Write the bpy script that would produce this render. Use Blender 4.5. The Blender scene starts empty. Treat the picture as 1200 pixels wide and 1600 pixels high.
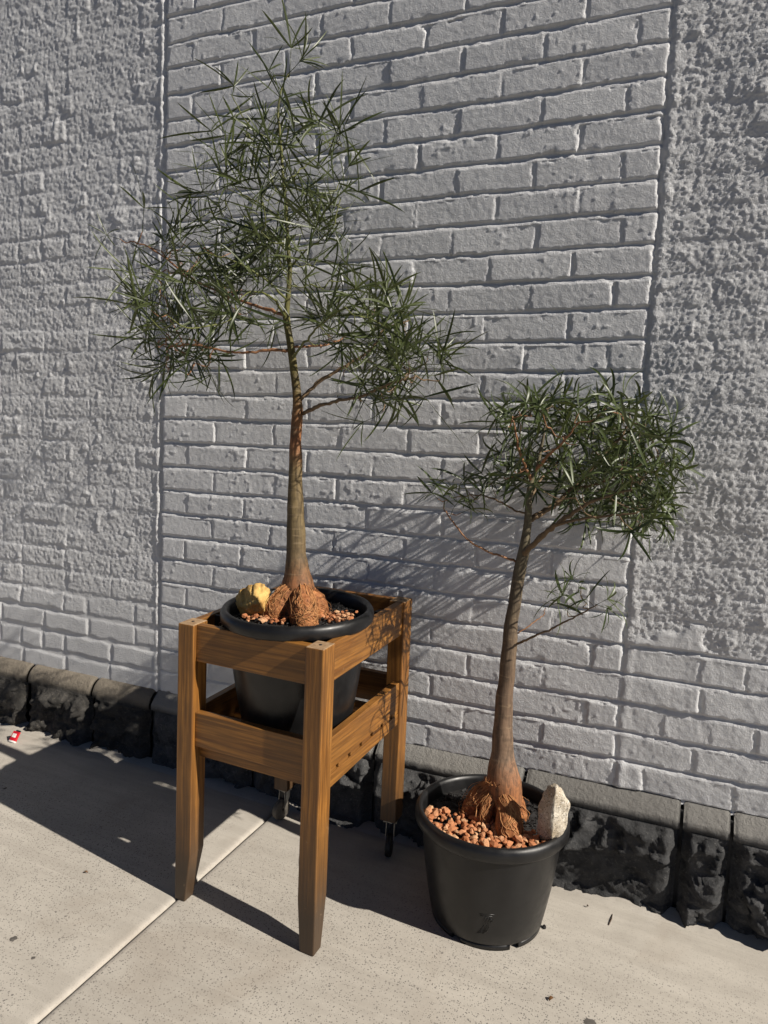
import bpy, bmesh, math, random
import numpy as np
from mathutils import Vector, Matrix, Quaternion
random.seed(7)
scene = bpy.context.scene
C = scene.collection

# ------------------------------------------------------------------ camera
YAW, PITCH, ROLL = math.radians(22.269), math.radians(5.695), math.radians(2.414)
FPX, CAM = 1116.0, Vector((0.0, -2.128, 1.268))
_fw = Vector((-math.sin(YAW)*math.cos(PITCH), math.cos(YAW)*math.cos(PITCH), -math.sin(PITCH)))
_r0 = Vector((math.cos(YAW), math.sin(YAW), 0)); _u0 = _r0.cross(_fw)
_rt = math.cos(ROLL)*_r0 + math.sin(ROLL)*_u0; _up = -math.sin(ROLL)*_r0 + math.cos(ROLL)*_u0
cd = bpy.data.cameras.new('camera'); cam = bpy.data.objects.new('camera', cd); C.objects.link(cam)
cam.matrix_world = Matrix(((_rt.x, _up.x, -_fw.x, CAM.x), (_rt.y, _up.y, -_fw.y, CAM.y), (_rt.z, _up.z, -_fw.z, CAM.z), (0, 0, 0, 1)))
cd.sensor_fit = 'VERTICAL'; cd.sensor_height = 36; cd.lens = 36*FPX/1600
cd.clip_start = 0.05; cd.clip_end = 1000
scene.camera = cam
scene.render.resolution_x, scene.render.resolution_y = 768, 1024

# ------------------------------------------------------------------ sky, sun, exposure
SUN_EL, SUN_AZ = math.radians(36), math.radians(8.5)      # azimuth: how far the sun stands off the wall's own line
w = bpy.data.worlds.new('World'); scene.world = w; w.use_nodes = True
nt = w.node_tree; bg = nt.nodes['Background']
sky = nt.nodes.new('ShaderNodeTexSky'); sky.sky_type = 'NISHITA'; sky.sun_disc = False
sky.sun_elevation = SUN_EL; sky.sun_rotation = math.radians(90) + SUN_AZ
sky.altitude = 4500; sky.air_density = 0.5; sky.dust_density = 0.1; sky.ozone_density = 1.0
nt.links.new(sky.outputs[0], bg.inputs[0]); bg.inputs[1].default_value = 0.05
sd = bpy.data.lights.new('sun', 'SUN'); sd.energy = 5.0; sd.angle = math.radians(0.53); sd.color = (1.0, 0.93, 0.83)
sun = bpy.data.objects.new('sun', sd); C.objects.link(sun)
_s = Vector((math.cos(SUN_EL)*math.cos(SUN_AZ), -math.cos(SUN_EL)*math.sin(SUN_AZ), math.sin(SUN_EL)))
sun.rotation_euler = _s.to_track_quat('Z', 'Y').to_euler(); sun.location = (4, -1, 4)
vs = scene.view_settings
vs.view_transform = 'Standard'; vs.look = 'None'; vs.gamma = 1; vs.exposure = 0.37; vs.use_curve_mapping = False

# ------------------------------------------------------------------ helpers
def gz(x): return -0.025*(min(max(x, -12), 12) + 0.8)
def ray(px, py): return _rt*((px-600)/FPX) - _up*((py-800)/FPX) + _fw
def at_y(px, py, y):                       # point on the vertical plane Y = y (parallel to the wall)
    v = ray(px, py); return CAM + v*((y-CAM.y)/v.y)
def at_g(px, py):                          # point on the pavement
    z = 0.0; v = ray(px, py)
    for _ in range(6):
        q = CAM + v*((z-CAM.z)/v.z); z = gz(q.x)
    return q

def hash2(ix, iy, s):
    h = np.sin(ix*127.1 + iy*311.7 + s*74.7)*43758.5453
    return h - np.floor(h)
def vn(x, y, scale, s=0):                  # value noise, -1..1
    x = np.asarray(x)/scale; y = np.asarray(y)/scale
    ix = np.floor(x); iy = np.floor(y); fx = x-ix; fy = y-iy
    fx = fx*fx*(3-2*fx); fy = fy*fy*(3-2*fy)
    a = hash2(ix, iy, s); b = hash2(ix+1, iy, s); c = hash2(ix, iy+1, s); d = hash2(ix+1, iy+1, s)
    return 2*(a+(b-a)*fx + (c-a)*fy + (a-b-c+d)*fx*fy) - 1
def fbm(x, y, scale, s=0, o=4):
    t = 0; amp = 1; n = 0
    for k in range(o):
        t = t + amp*vn(x, y, scale, s+k*13); n += amp; amp *= .5; scale *= .5
    return t/n
def sstep(a, b, t):
    t = np.clip((t-a)/(b-a), 0, 1); return t*t*(3-2*t)

def link(name, me, mat, parent=None, smooth=True):
    if mat is not None and not me.materials: me.materials.append(mat)
    o = bpy.data.objects.new(name, me); C.objects.link(o); o.parent = parent
    if smooth and len(me.polygons): me.polygons.foreach_set('use_smooth', [True]*len(me.polygons))
    return o
def np_mesh(name, V, F):
    me = bpy.data.meshes.new(name)
    V = np.asarray(V, np.float32); F = np.asarray(F, np.int32); k = F.shape[1]
    me.vertices.add(len(V)); me.vertices.foreach_set('co', V.ravel())
    me.loops.add(F.size); me.loops.foreach_set('vertex_index', F.ravel())
    me.polygons.add(len(F)); me.polygons.foreach_set('loop_start', np.arange(0, F.size, k, dtype=np.int32))
    me.polygons.foreach_set('loop_total', np.full(len(F), k, np.int32))
    me.update(calc_edges=True); me.validate()
    return me
class MB:
    def __init__(s): s.v = []; s.f = []
    def add(s, V, F):
        n = len(s.v); s.v += [tuple(a) for a in V]; s.f += [tuple(i+n for i in f) for f in F]
    def box(s, x0, x1, y0, y1, z0, z1):
        s.add([(x, y, z) for x in (x0, x1) for y in (y0, y1) for z in (z0, z1)],
              [(0,1,3,2), (4,6,7,5), (0,4,5,1), (2,3,7,6), (0,2,6,4), (1,5,7,3)])
    def tube(s, pts, rad, n=6, cap=True):
        pts = [Vector(p) for p in pts]; V = []; F = []
        ref = Vector((0.31, 0.17, 0.93))
        for i, p in enumerate(pts):
            d = (pts[min(i+1, len(pts)-1)] - pts[max(i-1, 0)])
            d = d.normalized() if d.length > 1e-9 else Vector((0, 0, 1))
            a = d.cross(ref)
            if a.length < .1: a = d.cross(Vector((1, 0, 0)))
            a.normalize(); b = d.cross(a)
            for k in range(n):
                t = 2*math.pi*k/n; V.append(p + (a*math.cos(t) + b*math.sin(t))*rad[i])
        for i in range(len(pts)-1):
            for k in range(n):
                F.append((i*n+k, i*n+(k+1) % n, (i+1)*n+(k+1) % n, (i+1)*n+k))
        if cap: F.append(tuple(range(n-1, -1, -1))); F.append(tuple((len(pts)-1)*n+k for k in range(n)))
        s.add(V, F)
    def lathe(s, prof, n=64, c=(0, 0)):
        V = []; F = []
        for r, z in prof:
            for k in range(n):
                t = 2*math.pi*k/n; V.append((c[0]+r*math.cos(t), c[1]+r*math.sin(t), z))
        for i in range(len(prof)-1):
            for k in range(n): F.append((i*n+k, i*n+(k+1) % n, (i+1)*n+(k+1) % n, (i+1)*n+k))
        s.add(V, F)
    def mesh(s, name):
        me = bpy.data.meshes.new(name); me.from_pydata(s.v, [], s.f); me.validate(); me.update(); return me
    def build(s, name, mat, parent=None, smooth=True): return link(name, s.mesh(name), mat, parent, smooth)
def tag(o, label=None, cat=None, group=None, kind=None):
    if label: o['label'] = label
    if cat: o['category'] = cat
    if group: o['group'] = group
    if kind: o['kind'] = kind
    return o
def empty(name, loc):
    o = bpy.data.objects.new(name, None); C.objects.link(o); o.location = loc; o.empty_display_size = .1; return o
def bevel(o, wd=.002, seg=2):
    m = o.modifiers.new('bevel', 'BEVEL'); m.width = wd; m.segments = seg; m.limit_method = 'ANGLE'; m.angle_limit = .6
    m.harden_normals = False
    return o

# ------------------------------------------------------------------ materials
class Mat:
    def __init__(s, name, rough=.6, spec=.5):
        s.m = bpy.data.materials.new(name); s.m.use_nodes = True; s.t = s.m.node_tree; s.n = s.t.nodes
        s.b = s.n['Principled BSDF']; s.b.inputs['Roughness'].default_value = rough
        s.b.inputs['Specular IOR Level'].default_value = spec
        tc = s.n.new('ShaderNodeTexCoord'); s.obj = tc.outputs['Object']; s.h = None
        ge = s.n.new('ShaderNodeNewGeometry'); s.pos = ge.outputs['Position']; s.ge = ge
    def L(s, a, b): s.t.links.new(a, b)
    def mapping(s, sc=(1, 1, 1), rot=(0, 0, 0), src=None):
        m = s.n.new('ShaderNodeMapping'); m.inputs['Scale'].default_value = sc; m.inputs['Rotation'].default_value = rot
        s.L(src or s.obj, m.inputs[0]); return m.outputs[0]
    def noise(s, scale, detail=4, rough=.55, src=None, dist=0):
        n = s.n.new('ShaderNodeTexNoise'); n.inputs['Scale'].default_value = scale; n.inputs['Detail'].default_value = detail
        n.inputs['Roughness'].default_value = rough; n.inputs['Distortion'].default_value = dist
        s.L(src or s.obj, n.inputs['Vector']); return n.outputs['Fac']
    def voro(s, scale, src=None, feat='F1', out='Distance', rnd=1.0):
        n = s.n.new('ShaderNodeTexVoronoi'); n.feature = feat; n.inputs['Scale'].default_value = scale
        n.inputs['Randomness'].default_value = rnd
        s.L(src or s.obj, n.inputs['Vector']); return n.outputs[out]
    def ramp(s, fac, stops, interp='LINEAR'):
        r = s.n.new('ShaderNodeValToRGB'); r.color_ramp.interpolation = interp
        e = r.color_ramp.elements
        while len(e) < len(stops): e.new(.5)
        for i, (p, c) in enumerate(stops):
            e[i].position = p; e[i].color = (c, c, c, 1) if isinstance(c, (int, float)) else (*c, 1)
        s.L(fac, r.inputs[0]); return r.outputs[0]
    def math(s, op, a, b=None, clamp=False):
        m = s.n.new('ShaderNodeMath'); m.operation = op; m.use_clamp = clamp
        for i, v in enumerate((a, b)):
            if v is None: continue
            if isinstance(v, (int, float)): m.inputs[i].default_value = v
            else: s.L(v, m.inputs[i])
        return m.outputs[0]
    def mix(s, fac, a, b, mode='MIX'):
        m = s.n.new('ShaderNodeMix'); m.data_type = 'RGBA'; m.blend_type = mode
        for i, v in ((0, fac), (6, a), (7, b)):
            if isinstance(v, (int, float)): m.inputs[i].default_value = v if i == 0 else (v, v, v, 1)
            elif isinstance(v, tuple): m.inputs[i].default_value = (*v, 1)
            else: s.L(v, m.inputs[i])
        return m.outputs[2]
    def sep(s, src=None):
        n = s.n.new('ShaderNodeSeparateXYZ'); s.L(src or s.obj, n.inputs[0]); return n.outputs
    def objrand(s):
        n = s.n.new('ShaderNodeObjectInfo'); return n.outputs['Random']
    def col(s, c):
        if isinstance(c, tuple): s.b.inputs['Base Color'].default_value = (*c, 1)
        else: s.L(c, s.b.inputs['Base Color'])
        return s
    def rough(s, f): s.L(f, s.b.inputs['Roughness']); return s
    def bump(s, h, dist=.002, strength=1.0):
        b = s.n.new('ShaderNodeBump'); b.inputs['Distance'].default_value = dist; b.inputs['Strength'].default_value = strength
        s.L(h, b.inputs['Height'])
        if s.h is not None: s.L(s.h, b.inputs['Normal'])
        s.h = b.outputs[0]; s.L(s.h, s.b.inputs['Normal']); return s

def m_paint(name, base, stip):
    m = Mat(name, .66, .3)
    p = m.pos
    n1 = m.noise(2.2, 5, .6, p); n2 = m.noise(35, 4, .6, p)
    c = m.mix(m.ramp(n1, [(.3, 0), (.72, 1)]), tuple(v*.93 for v in base), tuple(min(1, v*1.04) for v in base))
    c = m.mix(m.ramp(n2, [(.25, .22), (.55, 0)]), c, tuple(v*.72 for v in base))
    dirt = m.noise(90, 3, .6, p)
    c = m.mix(m.ramp(dirt, [(.70, 0), (.78, .35)]), c, tuple(v*.55 for v in base))
    m.col(c)
    m.bump(m.noise(190, 4, .7, p), .0026*stip, .75); m.bump(m.noise(420, 2, .6, p), .0010*stip, .7)
    return m.m
M = {}
M['paint'] = m_paint('grey_wall_paint', (.615, .62, .63), 1.0)
M['paint_rough'] = m_paint('grey_paint_on_roughcast', (.615, .62, .63), 1.7)

def m_stone(name, a, b, top):
    m = Mat(name, .92, .18); p = m.pos
    n = m.noise(14, 6, .65, p, .4)
    c = m.mix(m.ramp(n, [(.35, 0), (.68, 1)]), a, b)
    v = m.noise(120, 3, .6, p)
    c = m.mix(m.ramp(v, [(.58, 0), (.72, .35)]), c, top)
    z = m.sep(p)[2]; up = m.ramp(m.math('ADD', z, m.math('MULTIPLY', m.noise(9, 3, .5, p), .03)), [(.243, 0), (.268, .9)])
    c = m.mix(up, c, top)  # upper ledge lightened in colour to look sunlit, over the stone's own tone
    r = m.objrand(); c = m.mix(m.math('MULTIPLY', r, .35), c, .02)
    m.col(c); m.bump(m.noise(60, 6, .75, p), .010, .9); m.bump(m.noise(260, 3, .6, p), .0012, .8)
    return m.m
M['stone'] = m_stone('bluestone', (.042, .043, .045), (.115, .115, .117), (.30, .29, .27))
M['stone_brown'] = m_stone('weathered_bluestone', (.04, .038, .035), (.10, .094, .086), (.30, .26, .205))
M['joint'] = Mat('plinth_joint', .9).col((.03, .03, .03)).m

def m_concrete(name):
    m = Mat(name, .8, .3); p = m.pos; xyz = m.sep(p)
    n = m.noise(1.7, 6, .62, p); n2 = m.noise(11, 5, .6, p)
    c = m.mix(m.ramp(n, [(.3, 0), (.7, 1)]), (.40, .37, .325), (.50, .465, .41))
    c = m.mix(m.ramp(n2, [(.3, .3), (.6, 0)]), c, (.33, .30, .265))
    warp = m.noise(6, 3, .5, p)
    # exposed dark specks, worn smooth beside the wall and the tooled joint
    nearwall = m.ramp(m.math('ADD', m.math('MULTIPLY', xyz[1], -1), m.math('MULTIPLY', warp, .25)), [(.30, 0), (.62, 1)])
    jx = m.math('ABSOLUTE', m.math('ADD', xyz[0], 1.172 + .03))
    nearj = m.ramp(jx, [(.030, .25), (.048, 1)])
    mask = m.math('MULTIPLY', m.math('ADD', m.math('MULTIPLY', nearwall, .8), .2), nearj)
    specks = None
    for sc, th, kp in ((200, .30, .38), (112, .21, .28), (62, .15, .55)):
        v_ = m.n.new('ShaderNodeTexVoronoi'); v_.inputs['Scale'].default_value = sc; m.L(p, v_.inputs['Vector'])
        rnd = m.sep(v_.outputs['Color'])
        size = m.math('ADD', th*.55, m.math('MULTIPLY', rnd[1], th*.7))
        s_ = m.math('MULTIPLY', m.math('LESS_THAN', v_.outputs['Distance'], size), m.math('GREATER_THAN', rnd[0], kp))
        specks = s_ if specks is None else m.math('MAXIMUM', specks, s_)
    specks = m.math('MULTIPLY', specks, mask)
    c = m.mix(m.math('MULTIPLY', specks, .75), c, (.10, .095, .09))
    pale = m.ramp(m.voro(120, p, out='Distance'), [(.1, .35), (.18, 0)])
    c = m.mix(m.math('MULTIPLY', pale, mask), c, (.62, .58, .52))
    st = m.noise(3.1, 4, .6, p, .6); c = m.mix(m.ramp(st, [(.56, 0), (.75, .5)]), c, (.30, .25, .20))
    tr = m.noise(1, 5, .65, m.mapping((3, 22, 3), (0, 0, .12), p), .5); c = m.mix(m.ramp(tr, [(.40, .40), (.56, 0)]), c, (.34, .31, .27))
    tr2 = m.noise(1, 4, .6, m.mapping((2, 60, 2), (0, 0, -.10), p)); c = m.mix(m.ramp(tr2, [(.60, 0), (.74, .35)]), c, (.56, .52, .46))
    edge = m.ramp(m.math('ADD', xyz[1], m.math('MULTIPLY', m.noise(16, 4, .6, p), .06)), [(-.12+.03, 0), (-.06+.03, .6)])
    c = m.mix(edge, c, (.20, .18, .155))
    m.col(c)
    m.bump(m.math('MULTIPLY', specks, -1), .0012, .6); m.bump(m.noise(420, 2, .6, p), .0006, .5); m.bump(m.noise(30, 4, .6, p), .002, .35)
    return m.m
M['concrete'] = m_concrete('speckled_concrete')
def m_plain(name, c, rough=.7, spec=.4, ns=40, var=.25, bump=0, bscale=200):
    m = Mat(name, rough, spec)
    n = m.noise(ns, 4, .6)
    m.col(m.mix(m.ramp(n, [(.3, 0), (.7, 1)]), tuple(v*(1-var) for v in c), tuple(v*(1+var) for v in c)))
    if bump: m.bump(m.noise(bscale, 3, .6), bump, .7)
    return m.m
M['asphalt'] = m_plain('asphalt', (.05, .05, .052), .85, .3, 60, .3, .003, 150)
M['earth'] = m_plain('ground_earth', (.12, .11, .09), .9, .2, 3, .2)

def m_wood(axis):
    m = Mat('oiled_pine_'+'xyz'[axis], .42, .45)
    sc = [38, 38, 38]; sc[axis] = 1.6
    v = m.mapping(tuple(sc))
    g = m.noise(1.0, 6, .65, v, 1.2)
    sc2 = [150, 150, 150]; sc2[axis] = 5
    fine = m.noise(1.0, 3, .6, m.mapping(tuple(sc2)))
    c = m.mix(m.ramp(g, [(.3, 0), (.7, 1)]), (.15, .054, .010), (.46, .208, .043))
    c = m.mix(m.ramp(fine, [(.40, .7), (.58, 0)]), c, (.085, .032, .008))
    blot = m.noise(7, 4, .6); c = m.mix(m.ramp(blot, [(.42, .45), (.66, 0)]), c, (.15, .07, .02))
    kn = m.voro(5.5, m.mapping((1, 1, .55) if axis == 2 else ((.55, 1, 1) if axis == 0 else (1, .55, 1))))
    c = m.mix(m.ramp(kn, [(.055, .8), (.10, 0)]), c, (.055, .022, .008))
    z = m.sep()[2]
    foot = m.ramp(m.math('ADD', z, m.math('MULTIPLY', m.noise(24, 4, .6), .10)), [(.14, .95), (.42, 0)])
    c = m.mix(foot, c, (.050, .033, .020))
    scuff = m.noise(30, 5, .7); c = m.mix(m.ramp(scuff, [(.66, 0), (.74, .4)]), c, (.42, .30, .17))
    m.col(c); m.rough(m.ramp(g, [(.2, .36), (.8, .55)]))
    m.bump(fine, .0006, .6); m.bump(g, .0012, .4)
    return m.m
WOOD = [m_wood(0), m_wood(1), m_wood(2)]
def m_endgrain():
    m = Mat('pine_end_grain', .7, .3); n = m.noise(60, 5, .65); 
    m.col(m.mix(m.ramp(n, [(.3, 0), (.7, 1)]), (.22, .13, .07), (.46, .32, .19))); m.bump(n, .001, .6); return m.m
M['endgrain'] = m_endgrain()

def m_plastic():
    m = Mat('black_pot_plastic', .38, .45)
    n = m.noise(18, 5, .6); d = m.noise(5, 4, .6, m.mapping((1, 1, .3)))
    c = m.mix(m.ramp(n, [(.35, 0), (.7, 1)]), (.006, .006, .0065), (.011, .011, .0115))
    c = m.mix(m.ramp(d, [(.60, 0), (.78, .16)]), c, (.06, .055, .05))
    m.col(c); m.rough(m.ramp(m.noise(30, 4, .6), [(.3, .30), (.7, .48)])); m.bump(m.noise(60, 4, .6), .0008, .25); return m.m
M['plastic'] = m_plastic()
M['mulch'] = m_plain('black_bark_mulch', (.013, .012, .012), .75, .4, 120, .5, .002, 220)
M['rubber'] = m_plain('caster_rubber', (.09, .08, .068), .6, .4, 60, .3)
M['rubber_black'] = m_plain('black_caster_rubber', (.015, .015, .015), .5, .4, 60, .3)
m = Mat('dull_steel', .38); m.b.inputs['Metallic'].default_value = 1; m.col(m.mix(m.ramp(m.noise(70), [(.3, 0), (.7, 1)]), (.28, .27, .25), (.5, .49, .46))); M['steel'] = m.m
M['dark_metal'] = m_plain('dark_door_metal', (.012, .012, .014), .45, .5, 20, .3)
m = Mat('dark_glass', .06, .6); m.col(m.ramp(m.noise(3), [(.3, .004), (.7, .008)])); M['glass'] = m.m

def m_bark(name, stops, z0, z1, ringscale, dark):
    m = Mat(name, .68, .3)
    z = m.sep()[2]
    h = m.math('DIVIDE', m.math('SUBTRACT', z, z0), z1-z0)
    h = m.math('ADD', h, m.math('MULTIPLY', m.math('SUBTRACT', m.noise(26, 4, .6), .5), .10))
    c = m.ramp(h, stops)
    g = m.noise(1, 5, .65, m.mapping((90, 90, 9)), .8)
    c = m.mix(m.ramp(g, [(.36, .6), (.56, 0)]), c, dark)
    ring = m.noise(1, 3, .6, m.mapping((14, 14, ringscale)))
    c = m.mix(m.ramp(ring, [(.60, 0), (.68, .45)]), c, (.30, .22, .13))
    c = m.mix(m.ramp(m.noise(45, 4, .6), [(.36, .5), (.5, 0)]), c, dark)
    m.col(c); m.bump(g, .0022, .8); m.bump(ring, .0012, .5); return m.m
M['bark1'] = m_bark('olive_bark', [(0, (.36, .145, .055)), (.10, (.27, .115, .05)), (.17, (.155, .105, .055)), (.26, (.17, .125, .06)), (.42, (.17, .12, .055)), (.50, (.30, .125, .055)), (.57, (.27, .125, .05)), (.66, (.115, .09, .03)), (1, (.13, .135, .04))], .0, .95, 130, (.05, .035, .02))
M['bark2'] = m_bark('grey_brown_bark', [(0, (.38, .15, .055)), (.13, (.31, .135, .06)), (.20, (.22, .145, .095)), (.40, (.17, .11, .07)), (.7, (.125, .10, .065)), (1, (.16, .14, .085))], .0, .9, 90, (.05, .035, .025))
def m_root():
    m = Mat('rusty_root_skin', .7, .3); n = m.noise(38, 6, .65, None, .5)
    c = m.mix(m.ramp(n, [(.3, 0), (.5, .5), (.7, 1)]), (.15, .05, .02), (.47, .19, .065))
    c = m.mix(m.ramp(m.noise(150, 3, .6), [(.55, 0), (.7, .5)]), c, (.60, .32, .14))
    c = m.mix(m.ramp(m.noise(1, 3, .6, m.mapping((30, 30, 160))), [(.3, .5), (.46, 0)]), c, (.09, .035, .015))
    m.col(c); m.bump(n, .004, .8); m.bump(m.noise(180, 3, .6), .0012, .8); return m.m
M['root'] = m_root()
M['rootlet'] = m_plain('fine_roots', (.40, .19, .075), .7, .3, 60, .45)
def m_leaf(name, a, b):
    m = Mat(name, .40, .5)
    r = m.objrand(); n = m.noise(30, 2, .5)
    f = m.math('ADD', m.math('MULTIPLY', r, .7), m.math('MULTIPLY', n, .3))
    c = m.mix(f, a, b); m.col(c)
    tr = m.n.new('ShaderNodeBsdfTranslucent'); m.L(m.mix(.5, c, (.14, .17, .03)), tr.inputs[0])
    mx = m.n.new('ShaderNodeMixShader'); mx.inputs[0].default_value = .16
    out = m.n['Material Output']; m.L(m.b.outputs[0], mx.inputs[1]); m.L(tr.outputs[0], mx.inputs[2]); m.L(mx.outputs[0], out.inputs[0])
    return m.m
M['leaf1'] = m_leaf('narrow_leaf', (.030, .042, .013), (.072, .090, .026))
M['leaf2'] = m_leaf('dark_leaf', (.028, .044, .014), (.075, .098, .030))
M['twig'] = m_plain('twig_bark', (.15, .10, .055), .6, .3, 60, .35)
M['twig_red'] = m_plain('reddish_twig_bark', (.26, .13, .065), .6, .3, 60, .35)
M['twig_green'] = m_plain('green_twig', (.12, .13, .04), .55, .3, 60, .3)
def m_pebble():
    m = Mat('terracotta_gravel', .85, .2); r = m.objrand(); n = m.noise(70, 4, .65)
    c = m.ramp(r, [(0, (.40, .15, .065)), (.35, (.52, .22, .10)), (.7, (.58, .29, .15)), (1, (.66, .42, .24))])
    c = m.mix(m.ramp(n, [(.35, .5), (.6, 0)]), c, (.30, .10, .045)); m.col(c); m.bump(n, .0015, .6); return m.m
M['pebble'] = m_pebble()
def m_granite():
    m = Mat('pale_granite', .75, .35); n = m.noise(22, 5, .6)
    c = m.mix(m.ramp(n, [(.35, 0), (.65, 1)]), (.38, .31, .22), (.60, .55, .46))
    c = m.mix(m.ramp(m.voro(190), [(.22, .85), (.32, 0)]), c, (.10, .08, .06))
    c = m.mix(m.ramp(m.noise(150, 2), [(.60, 0), (.66, .7)]), c, (.78, .74, .66)); m.col(c)
    m.bump(m.noise(90, 5, .7), .005, .9); return m.m
M['granite'] = m_granite()
def m_sand():
    m = Mat('yellow_sandstone', .85, .2); n = m.noise(26, 6, .65, None, .8)
    c = m.mix(m.ramp(n, [(.3, 0), (.5, .5), (.7, 1)]), (.40, .21, .06), (.70, .48, .17))
    c = m.mix(m.ramp(m.noise(70, 4, .6), [(.6, 0), (.7, .6)]), c, (.75, .60, .36)); m.col(c); m.bump(n, .006, .9); return m.m
M['sandstone'] = m_sand()
M['red'] = m_plain('red_print', (.55, .012, .025), .4, .5, 80, .12)
M['white'] = m_plain('white_print', (.75, .70, .66), .5, .4, 80, .15)
M['gum'] = m_plain('old_gum', (.11, .10, .09), .8, .3, 90, .2)
M['dry_leaf'] = m_plain('dry_leaf', (.15, .075, .03), .7, .3, 60, .3)
M['dry_twig'] = m_plain('dry_twig', (.07, .045, .03), .7, .3, 60, .3)

# ------------------------------------------------------------------ ground, pavement, road
def strip(name, xs, ys, dz, mat, kind='structure', parent=None):
    V = [(x, y, gz(x)+dz) for y in ys for x in xs]; n = len(xs)
    F = [(j*n+i, j*n+i+1, (j+1)*n+i+1, (j+1)*n+i) for j in range(len(ys)-1) for i in range(n-1)]
    me = bpy.data.meshes.new(name); me.from_pydata(V, [], F); o = link(name, me, mat, parent, False)
    if kind: o['kind'] = kind
    return o
strip('ground', [-400, -40, -12, -6, 0, 6, 12, 40, 400], [-400, -60, -12, -3.3, .5, 40, 400], -.26, M['earth'])
strip('road', [-40, -12, -6, 0, 6, 12, 40], [-11, -3.38], -.13, M['asphalt'])
pav = strip('pavement', [-40, -12, -6, 0, 6, 12, 40], [-3.2, .25], -.035, M['joint'])
JX = -1.1715
def slab(x0, x1, seed):
    y0, y1 = -3.195, .12; e = .011; ny = 160
    us = [(0, -.03), (0.0006, -.010), (.002, -.0048), (.005, -.0022), (e, -.0003), (.02, 0)]
    cols = [(x0+u, z, 1) for u, z in us] + [(x1-u, z, -1) for u, z in reversed(us)]
    ys = np.linspace(y0, y1, ny); V = []
    for y in ys:
        for x, z, sgn in cols:
            lip = .0016*float(fbm(y, seed, .11, seed, 3)) + (.0012 if vn(y, seed, .035, seed+5) > .78 else 0)
            xx = x + (lip*sgn if abs(z) > 0 else 0)
            V.append((xx, y, gz(x)+z))
    n = len(cols)
    F = [(j*n+i, j*n+i+1, (j+1)*n+i+1, (j+1)*n+i) for j in range(ny-1) for i in range(n-1)]
    me = bpy.data.meshes.new('slab'); me.from_pydata(V, [], F)
    return link('slab', me, M['concrete'], pav, True)
edges = [-6.2, -3.67, JX, 1.33, 3.83, 6.3]
for i in range(len(edges)-1): slab(edges[i]+.0017, edges[i+1]-.0017, i+1)
k = MB()
for a, b in zip([-12, -6, 0, 6], [-6, 0, 6, 12]):
    k.add([(a, -3.38, gz(a)-.16), (b, -3.38, gz(b)-.16), (a, -3.38, gz(a)-.012), (b, -3.38, gz(b)-.012), (a, -3.36, gz(a)+.003), (b, -3.36, gz(b)+.003), (a, -3.2, gz(a)+.003), (b, -3.2, gz(b)+.003), (a, -3.2, gz(a)-.1), (b, -3.2, gz(b)-.1)],
          [(0, 1, 3, 2), (2, 3, 5, 4), (4, 5, 7, 6), (6, 7, 9, 8)])
o = k.build('kerb', M['concrete'], None, False); o['kind'] = 'structure'
# ragged cement fillet where slab meets the stone plinth
V = []; F = []; nx = 420
for i in range(nx):
    x = -2.9 + 3.9*i/(nx-1)
    wv = .035 + .016*float(fbm(x, 3, .35, 4, 4)); hh = .010 + .006*float(fbm(x, 9, .2, 7, 4))
    for t, z in ((0, -.002), (.3, hh*.20), (.65, hh*.75), (1, hh)):
        V.append((x, -.062 - wv*(1-t)*1.3 + .02*t, gz(x)+z + .001*float(vn(x, t, .012, 8))*(t > 0)))
for i in range(nx-1):
    for j in range(3): F.append((i*4+j, (i+1)*4+j, (i+1)*4+j+1, i*4+j+1))
me = bpy.data.meshes.new('cement_fillet'); me.from_pydata(V, [], F); link('cement_fillet', me, M['concrete'], pav, True)

# ------------------------------------------------------------------ painted brick wall: one height field cut into bricks, mortar and roughcast
XP0, XP1 = -1.762, -.108                    # the bare brick panel between two roughcast piers
ZB = lambda n: 2.518 - .086*n               # bed joint n
ZW0 = .280
wall = empty('brick_wall', (-.9, 0, ZW0))
tag(wall, 'tall wall of grey painted brick with roughcast strips at either side', 'wall')
rng = random.Random(11)
rows = {}
for n in range(-14, 27):
    e = n % 2 == 0
    mid = [XP0]
    x = XP0 + (.24 if e else .122)
    while x < XP1-.05: mid.append(x + rng.uniform(-.009, .009)); x += .24
    left = []; x = XP0
    while x > -5.2:
        x -= rng.choice([.115, .12, .23, .235]) if n < 20 else rng.choice([.23, .235, .24, .12]); left.append(x)
    right = []; x = XP1
    x += rng.uniform(.05, .22)
    while x < 5.2: right.append(x); x += rng.choice([.115, .23, .235, .24])
    rows[n] = np.array(sorted(left) + mid + [XP1] + right)
row_off = {n: rng.uniform(-.004, .004) for n in rows}
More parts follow.
